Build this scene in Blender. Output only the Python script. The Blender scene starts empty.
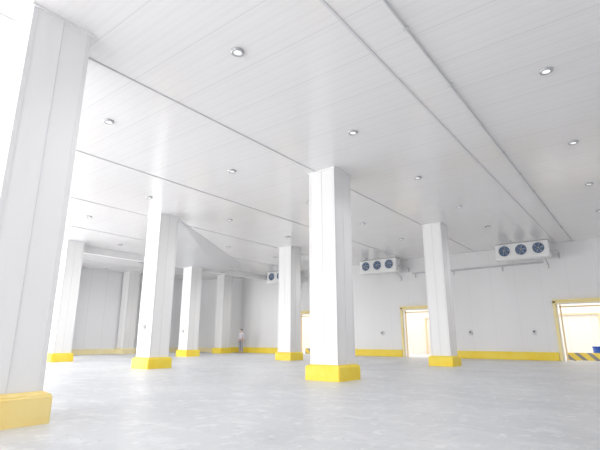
import bpy, bmesh, math
from mathutils import Vector, Matrix
C = bpy.context.scene.collection
H = 5.5          # ceiling height
YW = 24.2        # back (door) wall plane
XL = -28.6       # left wall plane
CAMZ = 1.0

# ------------------------------------------------------------ materials
def new_mat(name, col, rough=0.5, metal=0.0, spec=0.5):
    m = bpy.data.materials.new(name); m.use_nodes = True
    b = m.node_tree.nodes['Principled BSDF']
    b.inputs['Base Color'].default_value = (*col, 1)
    b.inputs['Roughness'].default_value = rough
    b.inputs['Metallic'].default_value = metal
    b.inputs['Specular IOR Level'].default_value = spec
    return m

def N(nt, t, **kw):
    n = nt.nodes.new(t)
    for k, v in kw.items(): setattr(n, k, v)
    return n

def math_node(nt, op, a, b=None):
    n = N(nt, 'ShaderNodeMath', operation=op)
    for i, v in enumerate((a, b)):
        if v is None: continue
        if isinstance(v, (int, float)): n.inputs[i].default_value = v
        else: nt.links.new(v, n.inputs[i])
    return n.outputs[0]

def line_mask(nt, coord, pitch, width, offset=0.0):
    t = math_node(nt, 'ADD', coord, 1000*pitch + offset)
    t = math_node(nt, 'MODULO', t, pitch)
    return math_node(nt, 'LESS_THAN', t, width)

def panel_mat(name, col, seam, lines, rough=0.35, noise=0.03, spec=0.4):
    """lines: list of (axis, pitch, width, offset, strength)"""
    m = new_mat(name, col, rough, 0, spec)
    nt = m.node_tree; b = nt.nodes['Principled BSDF']
    geo = N(nt, 'ShaderNodeNewGeometry')
    sep = N(nt, 'ShaderNodeSeparateXYZ'); nt.links.new(geo.outputs['Position'], sep.inputs[0])
    nz = N(nt, 'ShaderNodeTexNoise'); nz.inputs['Scale'].default_value = 0.35
    nt.links.new(geo.outputs['Position'], nz.inputs['Vector'])
    mixn = N(nt, 'ShaderNodeMix', data_type='RGBA')
    mixn.inputs['A'].default_value = (*[c*(1-noise) for c in col], 1)
    mixn.inputs['B'].default_value = (*[min(1, c*(1+noise)) for c in col], 1)
    nt.links.new(nz.outputs['Fac'], mixn.inputs['Factor'])
    cur = mixn.outputs['Result']
    for ax, pitch, width, off, st in lines:
        mk = line_mask(nt, sep.outputs[ax], pitch, width, off)
        f = math_node(nt, 'MULTIPLY', mk, st)
        mx = N(nt, 'ShaderNodeMix', data_type='RGBA')
        nt.links.new(f, mx.inputs['Factor']); nt.links.new(cur, mx.inputs['A'])
        mx.inputs['B'].default_value = (*seam, 1)
        cur = mx.outputs['Result']
    nt.links.new(cur, b.inputs['Base Color'])
    return m

M_ceil = panel_mat('ceiling_panel', (0.865, 0.855, 0.86), (0.58, 0.58, 0.60),
    [('Y', 0.96, 0.016, 0.1, 0.42), ('Y', 0.24, 0.05, 0.05, 0.07), ('Y', 0.12, 0.012, 0.0, 0.12)], rough=0.18, spec=0.6)
M_wall_b = panel_mat('wall_panel_back', (0.84, 0.84, 0.85), (0.64, 0.65, 0.68), [('X', 1.15, 0.02, 0.3, 0.3)])
M_wall_l = panel_mat('wall_panel_left', (0.84, 0.845, 0.865), (0.62, 0.64, 0.68), [('Y', 1.15, 0.03, 0.3, 0.4)])
M_col = panel_mat('column_panel', (0.87, 0.87, 0.87), (0.6, 0.6, 0.64), [], rough=0.33)
M_trim = new_mat('white_trim', (0.84, 0.84, 0.85), 0.4)
M_ctrim = new_mat('column_corner_trim', (0.81, 0.81, 0.82), 0.4)
M_seam = new_mat('seam_trim', (0.68, 0.68, 0.70), 0.45)
M_joint = new_mat('joint_trim', (0.75, 0.75, 0.77), 0.45)
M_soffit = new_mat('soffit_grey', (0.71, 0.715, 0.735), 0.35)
M_white = new_mat('powder_white', (0.90, 0.905, 0.91), 0.35)
M_metal = new_mat('steel', (0.50, 0.51, 0.53), 0.35, 0.6)
M_pipe = new_mat('pipe_grey', (0.60, 0.61, 0.63), 0.4)
M_darkblue = new_mat('fan_navy', (0.035, 0.08, 0.17), 0.45)
M_blade = new_mat('fan_blade', (0.06, 0.16, 0.35), 0.4)
M_black = new_mat('black_plastic', (0.14, 0.14, 0.15), 0.45)
M_skin = new_mat('skin', (0.66, 0.46, 0.38), 0.6)
M_shirt = new_mat('shirt_lilac', (0.72, 0.70, 0.78), 0.8)
M_trous = new_mat('trousers_grey', (0.38, 0.38, 0.43), 0.8)
M_hair = new_mat('dark_hair', (0.16, 0.15, 0.16), 0.7)
M_blue = new_mat('blue_plastic', (0.03, 0.12, 0.55), 0.4)
M_tan = new_mat('tan_seal', (0.88, 0.68, 0.42), 0.6)
M_glow_cream = panel_mat('warm_glow_wall', (0.92, 0.88, 0.80), (0.7, 0.62, 0.52), [('X', 1.15, 0.03, 0.0, 0.4)], rough=0.6)  # warm glow of the doorways put into the wall colour
M_grid = new_mat('grey_box', (0.70, 0.71, 0.73), 0.4)

def noisy(name, c1, c2, scale, rough):
    m = new_mat(name, c1, rough); nt = m.node_tree; b = nt.nodes['Principled BSDF']
    geo = N(nt, 'ShaderNodeNewGeometry')
    nz = N(nt, 'ShaderNodeTexNoise'); nz.inputs['Scale'].default_value = scale; nz.inputs['Detail'].default_value = 6
    nt.links.new(geo.outputs['Position'], nz.inputs['Vector'])
    cr = N(nt, 'ShaderNodeValToRGB'); cr.color_ramp.elements[0].position = .35; cr.color_ramp.elements[1].position = .65
    cr.color_ramp.elements[0].color = (*c1, 1); cr.color_ramp.elements[1].color = (*c2, 1)
    nt.links.new(nz.outputs['Fac'], cr.inputs['Fac']); nt.links.new(cr.outputs['Color'], b.inputs['Base Color'])
    bp = N(nt, 'ShaderNodeBump'); bp.inputs['Strength'].default_value = 0.05
    nt.links.new(nz.outputs['Fac'], bp.inputs['Height']); nt.links.new(bp.outputs['Normal'], b.inputs['Normal'])
    return m
M_yellow = noisy('yellow_paint', (0.98, 0.72, 0.05), (0.98, 0.78, 0.10), 3, 0.5)
M_yellow_overexp = noisy('yellow_paint_overexposed', (0.98, 0.74, 0.26), (0.98, 0.79, 0.33), 3, 0.5)  # same yellow paint, with overexposure of the near curb put into its colour
M_yellow_far = noisy('yellow_paint_far', (0.93, 0.81, 0.46), (0.94, 0.85, 0.54), 3, 0.5)  # paler yellow used on the far-left curbs
M_yframe = noisy('yellow_frame', (0.96, 0.80, 0.36), (0.96, 0.85, 0.48), 4, 0.5)
M_floor = noisy('concrete_floor', (0.59, 0.605, 0.635), (0.68, 0.695, 0.72), 0.55, 0.40)
nt = M_floor.node_tree
b = nt.nodes['Principled BSDF']; cur = b.inputs['Base Color'].links[0].from_socket
geo = N(nt, 'ShaderNodeNewGeometry')
def scuff(cur, scale3, rotz, nscale, p0, p1, amt, col):
    mp = N(nt, 'ShaderNodeMapping'); mp.inputs['Scale'].default_value = scale3; mp.inputs['Rotation'].default_value = (0, 0, rotz)
    nt.links.new(geo.outputs['Position'], mp.inputs['Vector'])
    ns = N(nt, 'ShaderNodeTexNoise'); ns.inputs['Scale'].default_value = nscale; ns.inputs['Detail'].default_value = 8; ns.inputs['Roughness'].default_value = 0.7
    nt.links.new(mp.outputs['Vector'], ns.inputs['Vector'])
    cr = N(nt, 'ShaderNodeValToRGB'); cr.color_ramp.elements[0].position = p0; cr.color_ramp.elements[1].position = p1
    cr.color_ramp.elements[0].color = (0, 0, 0, 1); cr.color_ramp.elements[1].color = (amt, amt, amt, 1)
    nt.links.new(ns.outputs['Fac'], cr.inputs['Fac'])
    mx = N(nt, 'ShaderNodeMix', data_type='RGBA'); nt.links.new(cr.outputs['Color'], mx.inputs['Factor'])
    nt.links.new(cur, mx.inputs['A']); mx.inputs['B'].default_value = (*col, 1)
    return mx.outputs['Result']
cur = scuff(cur, (0.9, 2.0, 1), 0.7, 1.6, .52, .64, .6, (0.80, 0.81, 0.83))
cur = scuff(cur, (1.4, 0.7, 1), 0.3, 4.5, .55, .64, .6, (0.86, 0.87, 0.88))
cur = scuff(cur, (1, 1, 1), 0, 6.0, .57, .66, .5, (0.44, 0.46, 0.50))
nt.links.new(cur, b.inputs['Base Color'])

M_haz = new_mat('hazard_stripe', (0.9, 0.7, 0.02), 0.5); nt = M_haz.node_tree
geo = N(nt, 'ShaderNodeNewGeometry'); sp = N(nt, 'ShaderNodeSeparateXYZ'); nt.links.new(geo.outputs['Position'], sp.inputs[0])
sm = math_node(nt, 'ADD', sp.outputs['X'], sp.outputs['Z'])
mk = line_mask(nt, sm, 0.5, 0.2)
mx = N(nt, 'ShaderNodeMix', data_type='RGBA'); nt.links.new(mk, mx.inputs['Factor'])
mx.inputs['A'].default_value = (0.98, 0.75, 0.12, 1); mx.inputs['B'].default_value = (0.32, 0.31, 0.29, 1)
nt.links.new(mx.outputs['Result'], nt.nodes['Principled BSDF'].inputs['Base Color'])

def emis(name, col, st):
    m = new_mat(name, col); b = m.node_tree.nodes['Principled BSDF']
    b.inputs['Emission Color'].default_value = (*col, 1); b.inputs['Emission Strength'].default_value = st
    return m
M_lamp = emis('lamp_lens', (1, 1, 1), 0.8)

# ------------------------------------------------------------ mesh helpers
def obj_from_bm(name, bm, mat, parent=None, smooth=False):
    me = bpy.data.meshes.new(name); bm.normal_update(); bm.to_mesh(me); bm.free()
    if mat: me.materials.append(mat)
    if smooth:
        for p in me.polygons: p.use_smooth = True
    o = bpy.data.objects.new(name, me); C.objects.link(o)
    if parent: o.parent = parent
    return o

def add_box(bm, x0, x1, y0, y1, z0, z1, bevel=0.0):
    vs = [bm.verts.new((x, y, z)) for x in (x0, x1) for y in (y0, y1) for z in (z0, z1)]
    q = [(0,1,3,2),(4,6,7,5),(0,4,5,1),(2,3,7,6),(0,2,6,4),(1,5,7,3)]
    fs = [bm.faces.new([vs[i] for i in f]) for f in q]
    if bevel > 0:
        es = list({e for f in fs for e in f.edges})
        bmesh.ops.bevel(bm, geom=es, offset=bevel, segments=2, affect='EDGES', profile=0.7)

def box_obj(name, b, mat, parent=None, bevel=0.0):
    bm = bmesh.new(); add_box(bm, *b, bevel); bmesh.ops.recalc_face_normals(bm, faces=bm.faces)
    return obj_from_bm(name, bm, mat, parent)

def add_cyl(bm, p0, p1, r, seg=16, cap=True, r2=None):
    p0 = Vector(p0); p1 = Vector(p1); d = p1-p0
    rot = d.to_track_quat('Z', 'Y').to_matrix().to_4x4()
    mat = Matrix.Translation((p0+p1)/2) @ rot
    bmesh.ops.create_cone(bm, cap_ends=cap, segments=seg, radius1=r, radius2=r if r2 is None else r2, depth=d.length, matrix=mat)

def add_torus(bm, c, axis, R, r, seg=28, sub=8):
    rot = Vector(axis).to_track_quat('Z', 'Y').to_matrix()
    rings = []
    for i in range(seg):
        a = 2*math.pi*i/seg; ring = []
        for j in range(sub):
            t = 2*math.pi*j/sub
            p = Vector(((R+r*math.cos(t))*math.cos(a), (R+r*math.cos(t))*math.sin(a), r*math.sin(t)))
            ring.append(bm.verts.new(Vector(c)+rot@p))
        rings.append(ring)
    for i in range(seg):
        for j in range(sub):
            bm.faces.new((rings[i][j], rings[(i+1)%seg][j], rings[(i+1)%seg][(j+1)%sub], rings[i][(j+1)%sub]))

def empty(name, loc, label, cat, group=None):
    e = bpy.data.objects.new(name, None); e.location = loc; e.empty_display_size = 0.2; C.objects.link(e)
    e['label'] = label; e['category'] = cat
    if group: e['group'] = group
    return e

def top(o, label, cat, group=None):
    o['label'] = label; o['category'] = cat
    if group: o['group'] = group
    return o

def struct(o, label, cat='room'):
    o['kind'] = 'structure'; o['label'] = label; o['category'] = cat; return o

# ------------------------------------------------------------ shell
X0, X1, Y0, Y1 = XL, 9.0, -7.0, YW
DOORS = [(-18.6, -16.05), (-11.05, -8.75), (-3.24, -0.54), (4.2, 6.9)]
DH = 2.62
struct(box_obj('floor', (X0-.3, X1, Y0, 30.0, -0.2, 0), M_floor), 'smooth pale grey concrete floor with faint scuffs', 'floor')
struct(box_obj('ceiling', (X0-.3, X1, Y0, Y1+.3, H, H+.2), M_ceil), 'white insulated panel ceiling with fine ribs and seams', 'ceiling')
bm = bmesh.new()
xs = X0-.3
for a, b_ in DOORS:
    add_box(bm, xs, a, YW, YW+.2, 0, H); add_box(bm, a, b_, YW, YW+.2, DH, H); xs = b_
add_box(bm, xs, X1, YW, YW+.2, 0, H)
struct(obj_from_bm('wall_back', bm, M_wall_b), 'white insulated panel wall with doorways', 'wall')
struct(box_obj('wall_left', (XL-.2, XL, Y0, YW, 0, H), M_wall_l), 'white insulated panel wall with vertical seams', 'wall')
struct(box_obj('wall_return', (XL, -25.6, 23.2, YW, 0, H), M_wall_b), 'boxed-out white panel wall at the corner', 'wall')
struct(box_obj('wall_pier', (XL, -27.7, 10.8, 13.2, 0, H), M_wall_l), 'boxed-out white panel pier on the side wall', 'wall')
bm = bmesh.new(); xs = -25.6
for a, b_ in DOORS:
    add_box(bm, xs, a-.14, YW-.1, YW, 0, .38, .02); xs = b_+.14
add_box(bm, xs, X1, YW-.1, YW, 0, .38, .02)
struct(obj_from_bm('baseboard_back', bm, M_yellow), 'bright yellow painted kick curb along wall', 'baseboard')
bm = bmesh.new()
add_box(bm, XL, XL+.1, Y0, 10.8, 0, .34, .02); add_box(bm, XL, XL+.1, 13.2, 23.1, 0, .34, .02)
add_box(bm, -27.7, -27.6, 10.7, 13.3, 0, .34, .02); add_box(bm, XL+.1, -27.7, 10.7, 10.8, 0, .34, .02)
add_box(bm, XL+.1, -25.5, 23.1, 23.2, 0, .34, .02); add_box(bm, -25.6, -25.5, 23.2, 24.1, 0, .34, .02)
struct(obj_from_bm('baseboard_left', bm, M_yellow_far), 'pale yellow painted kick curb along wall', 'baseboard')
struct(box_obj('wall_corridor', (X0, X1, 29.0, 29.2, 0, 4), M_glow_cream), 'corridor wall beyond doorways, coloured cream for their warm glow', 'wall')

# doors
for i, (a, b_) in enumerate(DOORS[:3]):
    bm = bmesh.new(); w = .12; y0, y1 = YW-.07, YW+.22
    add_box(bm, a-w, a+.01, y0, YW, 0, DH+w, .012); add_box(bm, b_-.01, b_+w, y0, YW, 0, DH+w, .012)
    add_box(bm, a-w, b_+w, y0, YW, DH, DH+w, .012)
    d = struct(obj_from_bm('door_%d' % (i+1), bm, M_yframe), 'open doorway with yellow painted frame', 'doorway')
    bm = bmesh.new()
    add_box(bm, a, a+.05, YW, y1, 0, DH); add_box(bm, b_-.05, b_, YW, y1, 0, DH)
    add_box(bm, a+.05, b_-.05, YW, y1, DH-.05, DH)
    obj_from_bm('door_jamb', bm, M_white, d)
    bm = bmesh.new()
    add_box(bm, a+.14, a+.20, YW-.02, YW+.05, 0, DH-.05); add_box(bm, b_-.20, b_-.14, YW-.02, YW+.05, 0, DH-.05)
    add_box(bm, a+.14, b_-.14, YW-.02, YW+.05, DH-.2, DH-.14)
    g = obj_from_bm('door_seal', bm, M_tan, d); g['label'] = 'tan inner door frame'
    bm = bmesh.new(); add_box(bm, a-.1, b_+.1, YW-.2, YW-.07, DH+w-.02, DH+w+.05, .01)
    obj_from_bm('sliding_rail', bm, M_yframe, d)
    if i != 1:
        bm = bmesh.new(); add_box(bm, a+.1, b_-.1, 24.75, 24.87, .02, .36, .01)
        for px in (a+.4, b_-.4): add_box(bm, px-.05, px+.05, 24.87, 24.95, 0, .36)
        top(obj_from_bm('hazard_barrier', bm, M_haz), 'low board with diagonal yellow and black stripes', 'barrier', 'striped barriers beyond doorways')
    bm = bmesh.new(); u = a-.9 + (.3 if i == 1 else 0); zt = 2.35
    add_box(bm, u, u+.07, 28.9, 29, 0, zt); add_box(bm, u+2.2, u+2.27, 28.9, 29, 0, zt); add_box(bm, u+.07, u+2.2, 28.9, 29, zt-.07, zt)
    struct(obj_from_bm('door_%d' % (i+11), bm, M_tan), 'tan framed closed door across the corridor', 'door')

for n, x in enumerate([-25.9, -22.05, -18.2, -14.35, -10.5, -6.65, -2.85, 1.0, 4.85]):
    struct(box_obj('trim_%d' % (n+1), (x-.02, x+.02, Y0, 23.1 if x < -25.2 else YW, H-.015, H), M_seam), 'thin panel joint strip on ceiling', 'trim')
bm = bmesh.new(); add_cyl(bm, (-2.16, Y0+.05, H-.028), (-2.16, YW-.05, H-.028), .02)
for k in range(16): add_box(bm, -2.2, -2.12, Y0+1+k*1.9, Y0+1.03+k*1.9, H-.055, H-.001)
top(obj_from_bm('conduit', bm, M_pipe), 'thin grey electrical conduit clipped to ceiling', 'conduit')
struct(box_obj('trim_20', (-25.6, X1, YW-.05, YW, H-.06, H), M_trim), 'white cove trim at wall head', 'trim')
struct(box_obj('trim_21', (XL, XL+.05, Y0, 10.8, H-.06, H), M_trim), 'white cove trim at wall head', 'trim')

# sloping soffit: flush with the ceiling along its angled leading edge, dropping towards the bulkhead
bm = bmesh.new()
pl = [(-13.9, 10.4, .012), (-19.6, 19.6, .012), (-21.6, 19.6, .34), (-21.6, 15.2, .34), (-18.2, 13.0, .18)]
lo = [bm.verts.new((x, y, H-d)) for x, y, d in pl]; hi = [bm.verts.new((x, y, H)) for x, y, d in pl]
for i in range(1, 4): bm.faces.new((lo[0], lo[i], lo[i+1]))
bm.faces.new(hi[::-1])
for i in range(len(pl)):
    j = (i+1) % len(pl); bm.faces.new((lo[i], hi[i], hi[j], lo[j]))
bmesh.ops.recalc_face_normals(bm, faces=bm.faces)
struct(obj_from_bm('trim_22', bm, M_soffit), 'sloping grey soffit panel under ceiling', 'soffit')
struct(box_obj('trim_23', (-21.85, -21.6, 2.0, YW-.1, H-.35, H), M_trim), 'shallow white ceiling bulkhead', 'soffit')

# ------------------------------------------------------------ columns
def column(nx, ny, label, W=0.80, ymat=None):
    cx, cy = nx-W/2, ny+W/2
    e = empty('column', (cx, cy, 0), label, 'column', 'panel-clad square columns')
    hw = W/2
    bm = bmesh.new(); add_box(bm, -hw, hw, -hw, hw, 0, H, .012)
    obj_from_bm('column_cladding', bm, M_col, e)
    for sx, sy in ((1, 0), (-1, 0), (0, 1), (0, -1)):
        t = .006
        if sx: b = (min(sx*hw, sx*(hw+t)), max(sx*hw, sx*(hw+t)), -.008, .008, .36, H)
        else:  b = (-.008, .008, min(sy*hw, sy*(hw+t)), max(sy*hw, sy*(hw+t)), .36, H)
        box_obj('joint_strip', b, M_joint, e)
    for sx in (1, -1):
        for sy in (1, -1):
            bm = bmesh.new(); L = .06; t = .006
            xa, xb = sorted((sx*(hw-L), sx*(hw+t))); ya, yb = sorted((sy*hw, sy*(hw+t)))
            add_box(bm, xa, xb, ya, yb, .36, H-.01)
            xa, xb = sorted((sx*hw, sx*(hw+t))); ya, yb = sorted((sy*(hw-L), sy*hw))
            add_box(bm, xa, xb, ya, yb, .36, H-.01)
            obj_from_bm('corner_trim', bm, M_ctrim, e)
    bm = bmesh.new(); t = .035
    for b in ((-hw-t, hw+t, -hw-t, -hw), (-hw-t, hw+t, hw, hw+t), (-hw-t, -hw, -hw, hw), (hw, hw+t, -hw, hw)):
        add_box(bm, *b, H-.035, H)
    obj_from_bm('ceiling_collar', bm, M_trim, e)
    bm = bmesh.new(); k = hw+.10
    vs0 = [bm.verts.new((x, y, 0)) for x, y in ((-k,-k),(k,-k),(k,k),(-k,k))]
    vs1 = [bm.verts.new((x, y, .33)) for x, y in ((-k,-k),(k,-k),(k,k),(-k,k))]
    k2 = hw+.005
    vs2 = [bm.verts.new((x, y, .375)) for x, y in ((-k2,-k2),(k2,-k2),(k2,k2),(-k2,k2))]
    for A, B in ((vs0, vs1), (vs1, vs2)):
        for i in range(4): bm.faces.new((A[i], A[(i+1)%4], B[(i+1)%4], B[i]))
    bmesh.ops.bevel(bm, geom=[ed for ed in bm.edges if abs(ed.verts[0].co.z-ed.verts[1].co.z) > .1 or (ed.verts[0].co.z > .3 and ed.verts[1].co.z > .3 and abs(ed.verts[0].co.z-.33) < .01 and abs(ed.verts[1].co.z-.33) < .01)], offset=.02, segments=3, affect='EDGES')
    c = obj_from_bm('column_curb', bm, ymat or M_yellow, e); c['label'] = 'yellow painted concrete curb'
    return e
XS = (-6.05, -13.45, -20.9); YS = (1.85, 9.4, 16.88)
column(XS[0], YS[0], 'large white panel-clad square column with yellow curb in an overexposed tone', ymat=M_yellow_overexp)
NEAR = {(0,1): (-6.05, 9.4), (0,2): (-5.9, 16.9), (1,1): (-13.6, 9.3), (1,2): (-13.5, 16.88), (2,1): (-20.9, 9.4), (2,2): (-21.0, 16.8)}
for k, (nx, ny) in NEAR.items():
    column(nx, ny, 'white panel-clad square column with yellow curb', .82 if k == (0,1) else (.74 if k == (0,2) else .78))
column(-27.7, 16.88, 'white panel-clad square column beside the panel wall', ymat=M_yellow_far)
column(-23.65, 21.9, 'white panel-clad square column near the corner walls', .78, ymat=M_yellow)

# ------------------------------------------------------------ downlights
def downlight(x, y):
    bm = bmesh.new(); add_torus(bm, (0, 0, -.016), (0, 0, 1), .085, .026); add_cyl(bm, (0,0,-.012), (0,0,0), .11, 24)
    e = empty('downlight', (x, y, H), 'small round ceiling downlight with grey metal ring', 'light', 'ceiling downlights')
    obj_from_bm('lamp_ring', bm, M_metal, e, True)
    bm = bmesh.new(); add_cyl(bm, (0,0,-.022), (0,0,-.0125), .065, 20)
    obj_from_bm('lamp_lens', bm, M_lamp, e)
for i in range(8):
    for j in range(-1, 6):
        x = -.7-3.87*i; y = 4.3+3.62*j
        if x < XL+.8 or (x < -25 and y > 22.8): continue
        if x > -21.7 and x < -19 and y > 14: continue
        if any(abs(x-(cx-.4)) < .65 and abs(y-(cy+.4)) < .65 for cx in XS for cy in YS): continue
        downlight(x, y)

# ------------------------------------------------------------ evaporators
def evaporator(cx, label):
    y0, y1 = 22.95, 23.55
    L = 2.3; z0, z1 = 4.80, 5.48
    YC = (y0+y1)/2
    e = empty('evaporator_unit', (cx, YC, z0), label, 'air cooler', 'ceiling-hung evaporator coolers')
    def P(b): return (b[0], b[1], b[2]-YC, b[3]-YC, b[4]-z0, b[5]-z0)
    box_obj('casing', P((-L/2, L/2, y0, y1, z0, z1)), M_white, e, .01)
    bm = bmesh.new(); add_box(bm, *P((-L/2-.03, -L/2, y0+.03, y1, z0-.02, z1)), .006)
    obj_from_bm('end_cover', bm, M_trim, e)
    bm = bmesh.new(); add_box(bm, *P((L/2, L/2+.03, y0+.03, y1, z0-.02, z1)), .006)
    obj_from_bm('end_cover', bm, M_trim, e)
    bm = bmesh.new(); yy0, yy1 = y0-.06-YC, y1-YC
    a = [bm.verts.new(p) for p in ((-L/2-.05,yy0,-.0),(L/2+.05,yy0,-.0),(L/2+.05,yy1,-.0),(-L/2-.05,yy1,-.0))]
    c = [bm.verts.new(p) for p in ((-L/2,yy0+.06,-.09),(L/2,yy0+.06,-.09),(L/2,yy1-.05,-.09),(-L/2,yy1-.05,-.09))]
    bm.faces.new(a); bm.faces.new(c[::-1])
    for i in range(4): bm.faces.new((a[i], a[(i+1)%4], c[(i+1)%4], c[i]))
    bmesh.ops.recalc_face_normals(bm, faces=bm.faces)
    obj_from_bm('drip_tray', bm, M_white, e)
    fy = y0-YC; fr = .26
    for k in (-1, 0, 1):
        fx, fz = k*.75, (z1-z0)/2
        bm = bmesh.new(); add_cyl(bm, (fx, fy, fz), (fx, fy-.02, fz), fr, 28)
        fan = obj_from_bm('fan', bm, M_darkblue, e); fan['label'] = 'dark blue axial fan'
        bm = bmesh.new()
        for q in range(5):
            A = q*2*math.pi/5
            pts = []
            for (r, t, dy) in ((.06,-.25,-.03),(fr-.03,-.1,-.03),(fr-.03,.55,-.055),(.06,.5,-.055)):
                pts.append(bm.verts.new((fx+r*math.cos(A+t), fy+dy, fz+r*math.sin(A+t))))
            bm.faces.new(pts)
        obj_from_bm('fan_blade', bm, M_blade, fan)
        bm = bmesh.new(); add_cyl(bm, (fx, fy-.02, fz), (fx, fy-.07, fz), .06, 16)
        obj_from_bm('fan_hub', bm, M_black, fan)
        bm = bmesh.new()
        add_torus(bm, (fx, fy-.03, fz), (0,1,0), fr+.012, .02)
        for R in (.10, .16, .21): add_torus(bm, (fx, fy-.08, fz), (0,1,0), R, .003, 24, 5)
        for q in range(6):
            A = q*math.pi/3+.2
            add_cyl(bm, (fx, fy-.085, fz), (fx+(fr+.01)*math.cos(A), fy-.04, fz+(fr+.01)*math.sin(A)), .004, 6)
        obj_from_bm('fan_guard', bm, M_white, fan)
    for sx in (-1, 1):
        for yy in (-.2, .2):
            bm = bmesh.new(); add_cyl(bm, (sx*(L/2-.1), yy, z1-z0-.01), (sx*(L/2-.1), yy, H-z0), .014, 8)
            obj_from_bm('hanger_rod', bm, M_metal, e)
    def tube(nm, pts, r):
        bm = bmesh.new(); pts = [Vector((p[0], p[1]-YC, p[2]-z0)) for p in pts]
        for a, b_ in zip(pts, pts[1:]): add_cyl(bm, a, b_, r, 10)
        for p in pts[1:-1]: bmesh.ops.create_uvsphere(bm, u_segments=10, v_segments=8, radius=r*1.05, matrix=Matrix.Translation(p))
        obj_from_bm(nm, bm, M_pipe, e, True)
    tube('refrigerant_pipe', [(L/2+.01, 23.3, 5.0), (1.4, 23.3, 5.0), (1.4, YW-.05, 5.0), (1.4, YW-.05, 4.74)], .03)
    tube('drain_pipe', [(.9, 23.45, 4.72), (.9, YW-.05, 4.5), (.9, YW-.05, 4.3)], .02)
    return e
for cx in (-4.2, -11.9):
    evaporator(cx, 'white ceiling-hung air cooler with three dark fans')
evaporator(-19.3, 'white ceiling-hung air cooler partly hidden behind a column')

def pipe(pts, r, label, drops=()):
    bm = bmesh.new()
    for a, b_ in zip(pts, pts[1:]): add_cyl(bm, a, b_, r, 10)
    for dx, zb in drops: add_cyl(bm, (dx, pts[0][1], pts[0][2]), (dx, pts[0][1], zb), r*.6, 8)
    x = pts[0][0]+.3
    while x < pts[-1][0]:
        add_box(bm, x-.02, x+.02, pts[0][1]-r, YW-.001, pts[0][2]-r-.01, pts[0][2]+r+.01); x += 1.2
    return top(obj_from_bm('wall_pipe', bm, M_pipe, None), label, 'pipe', 'pipes along the door wall')
pipe([(-8.8, YW-.05, 4.62), (-3.5, YW-.05, 4.62)], .045, 'long grey pipe running along wall', ((-7.9, 4.35), (-5.4, 4.35)))
pipe([(-10.3, YW-.05, 4.66), (-9.1, YW-.05, 4.66)], .04, 'short grey pipe running along wall', ((-10.1, 4.4),))

def ctrl(x, y, z, lab='small grey control box on the panel wall', s=1):
    e = empty('control_box', (x, y, z), lab, 'control box', 'wall control boxes')
    b = (-.10*s, .10*s, -.07, 0, -.15*s, .15*s); f = (-.06*s, .06*s, -.08, -.07, -.02*s, .09*s)
    box_obj('enclosure', b, M_grid, e, .008); box_obj('display_panel', f, M_black, e)
for x in (-4.3, -12.4, -7.3): ctrl(x, YW, 1.3, s=.75)
ctrl(-14.0, 9.293, 1.4, 'small grey socket box on a column', .5)
ctrl(-21.4, 16.793, 1.4, 'small grey socket box on a column', .5)

bm = bmesh.new(); add_cyl(bm, (0,0,0.0), (0,0,.62), .25, 24, True, .29); add_torus(bm, (0,0,.62), (0,0,1), .29, .02)
o = obj_from_bm('plastic_drum', bm, M_blue, None, True); o.location = (-1.85, 25.4, 0)
top(o, 'blue plastic drum standing beyond the doorway', 'drum')

# ------------------------------------------------------------ person
def skinned(name, verts, edges, radii, mat, parent=None, root=0):
    me = bpy.data.meshes.new(name); me.from_pydata(verts, edges, []); me.materials.append(mat)
    o = bpy.data.objects.new(name, me); C.objects.link(o)
    if parent: o.parent = parent
    s = o.modifiers.new('Skin', 'SKIN'); s.use_smooth_shade = True
    for i, r in enumerate(radii):
        v = me.skin_vertices[0].data[i]; v.radius = r if isinstance(r, tuple) else (r, r)
        v.use_root = (i == root)
    sb = o.modifiers.new('Sub', 'SUBSURF'); sb.levels = 1; sb.render_levels = 2
    return o
pe = empty('person', (-22.75, 22.9, 0), 'person standing in a light shirt and grey trousers', 'person')
pe.scale = (.96, .96, .96)
V = [(0,0,.93),(0,0,1.15),(0,0,1.38),(0,0,1.48),(0,-.01,1.56),(0,-.01,1.66),
     (.17,0,1.40),(.23,.02,1.12),(.22,-.06,.86),(.22,-.08,.76),(-.17,0,1.40),(-.23,.02,1.12),(-.22,-.06,.86),(-.22,-.08,.76),
     (.09,0,.86),(.11,-.02,.48),(.12,.02,.08),(.13,-.14,.04),(-.09,0,.86),(-.11,0,.48),(-.13,.03,.08),(-.14,-.13,.04)]
E = [(0,1),(1,2),(2,3),(3,4),(4,5),(2,6),(6,7),(7,8),(8,9),(2,10),(10,11),(11,12),(12,13),(0,14),(14,15),(15,16),(16,17),(0,18),(18,19),(19,20),(20,21)]
R = [(.14,.10),(.13,.10),(.15,.10),.055,.085,.075,.055,.042,.03,.035,.055,.042,.03,.035,.085,.06,.042,.038,.085,.06,.042,.038]
skinned('body', V, E, R, M_skin, pe)
skinned('shirt', [(0,0,.92),(0,0,1.15),(0,0,1.37),(0,0,1.43),(.17,0,1.40),(.22,.02,1.15),(.225,-.01,1.02),(-.17,0,1.40),(-.22,.02,1.15),(-.225,-.01,1.02)],
        [(0,1),(1,2),(2,3),(2,4),(4,5),(5,6),(2,7),(7,8),(8,9)], [(.165,.125),(.15,.12),(.17,.12),.07,.072,.06,.055,.072,.06,.055], M_shirt, pe)
skinned('trousers', [(0,0,.95),(.09,0,.86),(.11,-.02,.48),(.12,.02,.09),(-.09,0,.86),(-.11,0,.48),(-.13,.03,.09)],
        [(0,1),(1,2),(2,3),(0,4),(4,5),(5,6)], [(.16,.12),.105,.08,.065,.105,.08,.065], M_trous, pe)
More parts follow.
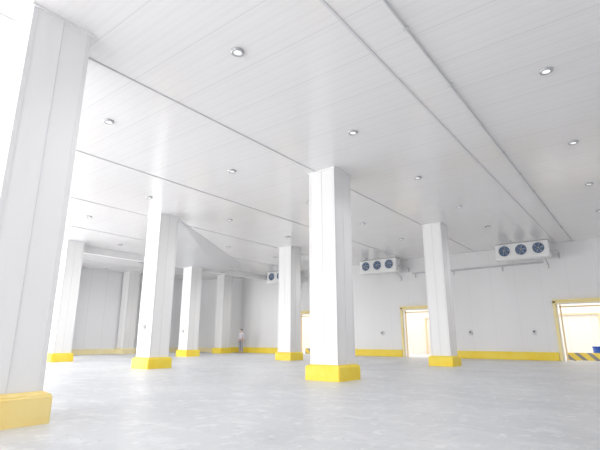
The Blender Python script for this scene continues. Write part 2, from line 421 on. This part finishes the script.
bm = bmesh.new(); bmesh.ops.create_uvsphere(bm, u_segments=16, v_segments=10, radius=.10, matrix=Matrix.Translation((0,.015,1.66)) @ Matrix.Diagonal((.95,1.05,.85,1)))
obj_from_bm('hair', bm, M_hair, pe, True)

# ------------------------------------------------------------ lights
def area(loc, rot, sx, sy, p, col=(1,1,1)):
    l = bpy.data.lights.new('area', 'AREA'); l.shape = 'RECTANGLE'; l.size = sx; l.size_y = sy; l.energy = p; l.color = col
    o = bpy.data.objects.new('fill_light', l); o.location = loc; o.rotation_euler = rot; C.objects.link(o)
area((-14, -6.8, 1.6), (math.radians(122), 0, 0), 26, 3.0, 1600, (1, .985, .96))  # added unseen uplight behind the camera, brightens ceiling and columns
area((-28.3, 1.0, 2.4), (math.radians(108), 0, math.radians(-90)), 9, 4.0, 2200, (1, .985, .96))  # added light out of view on the left, stands in for bright haze
area((-10, 27, 4.4), (0, 0, 0), 34, 3, 620, (1, .96, .89))  # unseen light added over the corridor to make the doorways glow
def spot(x, y, e):
    l = bpy.data.lights.new('spot', 'SPOT'); l.energy = e; l.spot_size = math.radians(170); l.spot_blend = 1; l.shadow_soft_size = .4; l.color = (1, .99, .98)
    o = bpy.data.objects.new('lamp_and_fill_light', l); o.location = (x, y, H-.4); C.objects.link(o)
for i, e in enumerate((195, 185, 320)):
    for j in range(3): spot(-4.57-7.3*i + (1.2 if i == 2 else 0), 4.3+7.24*j, e)
spot(-24.2, 7.9, 260); spot(-24.2, 15.2, 260); spot(-20.8, 21.6, 130)  # last spot is an added fill for the far column's dark side

w = bpy.data.worlds.new('World'); bpy.context.scene.world = w; w.use_nodes = True
bg = w.node_tree.nodes['Background']; bg.inputs[0].default_value = (.985, .98, 1, 1); bg.inputs[1].default_value = 0.95

cam = bpy.data.cameras.new('Camera'); cam.sensor_width = 36; cam.lens = 36*440/600; cam.clip_end = 200
co = bpy.data.objects.new('Camera', cam); co.location = (0, 0, CAMZ)
co.rotation_euler = (math.radians(90+14.47), 0, math.radians(37.45)); C.objects.link(co)
bpy.context.scene.camera = co
bpy.context.scene.view_settings.view_transform = 'Standard'
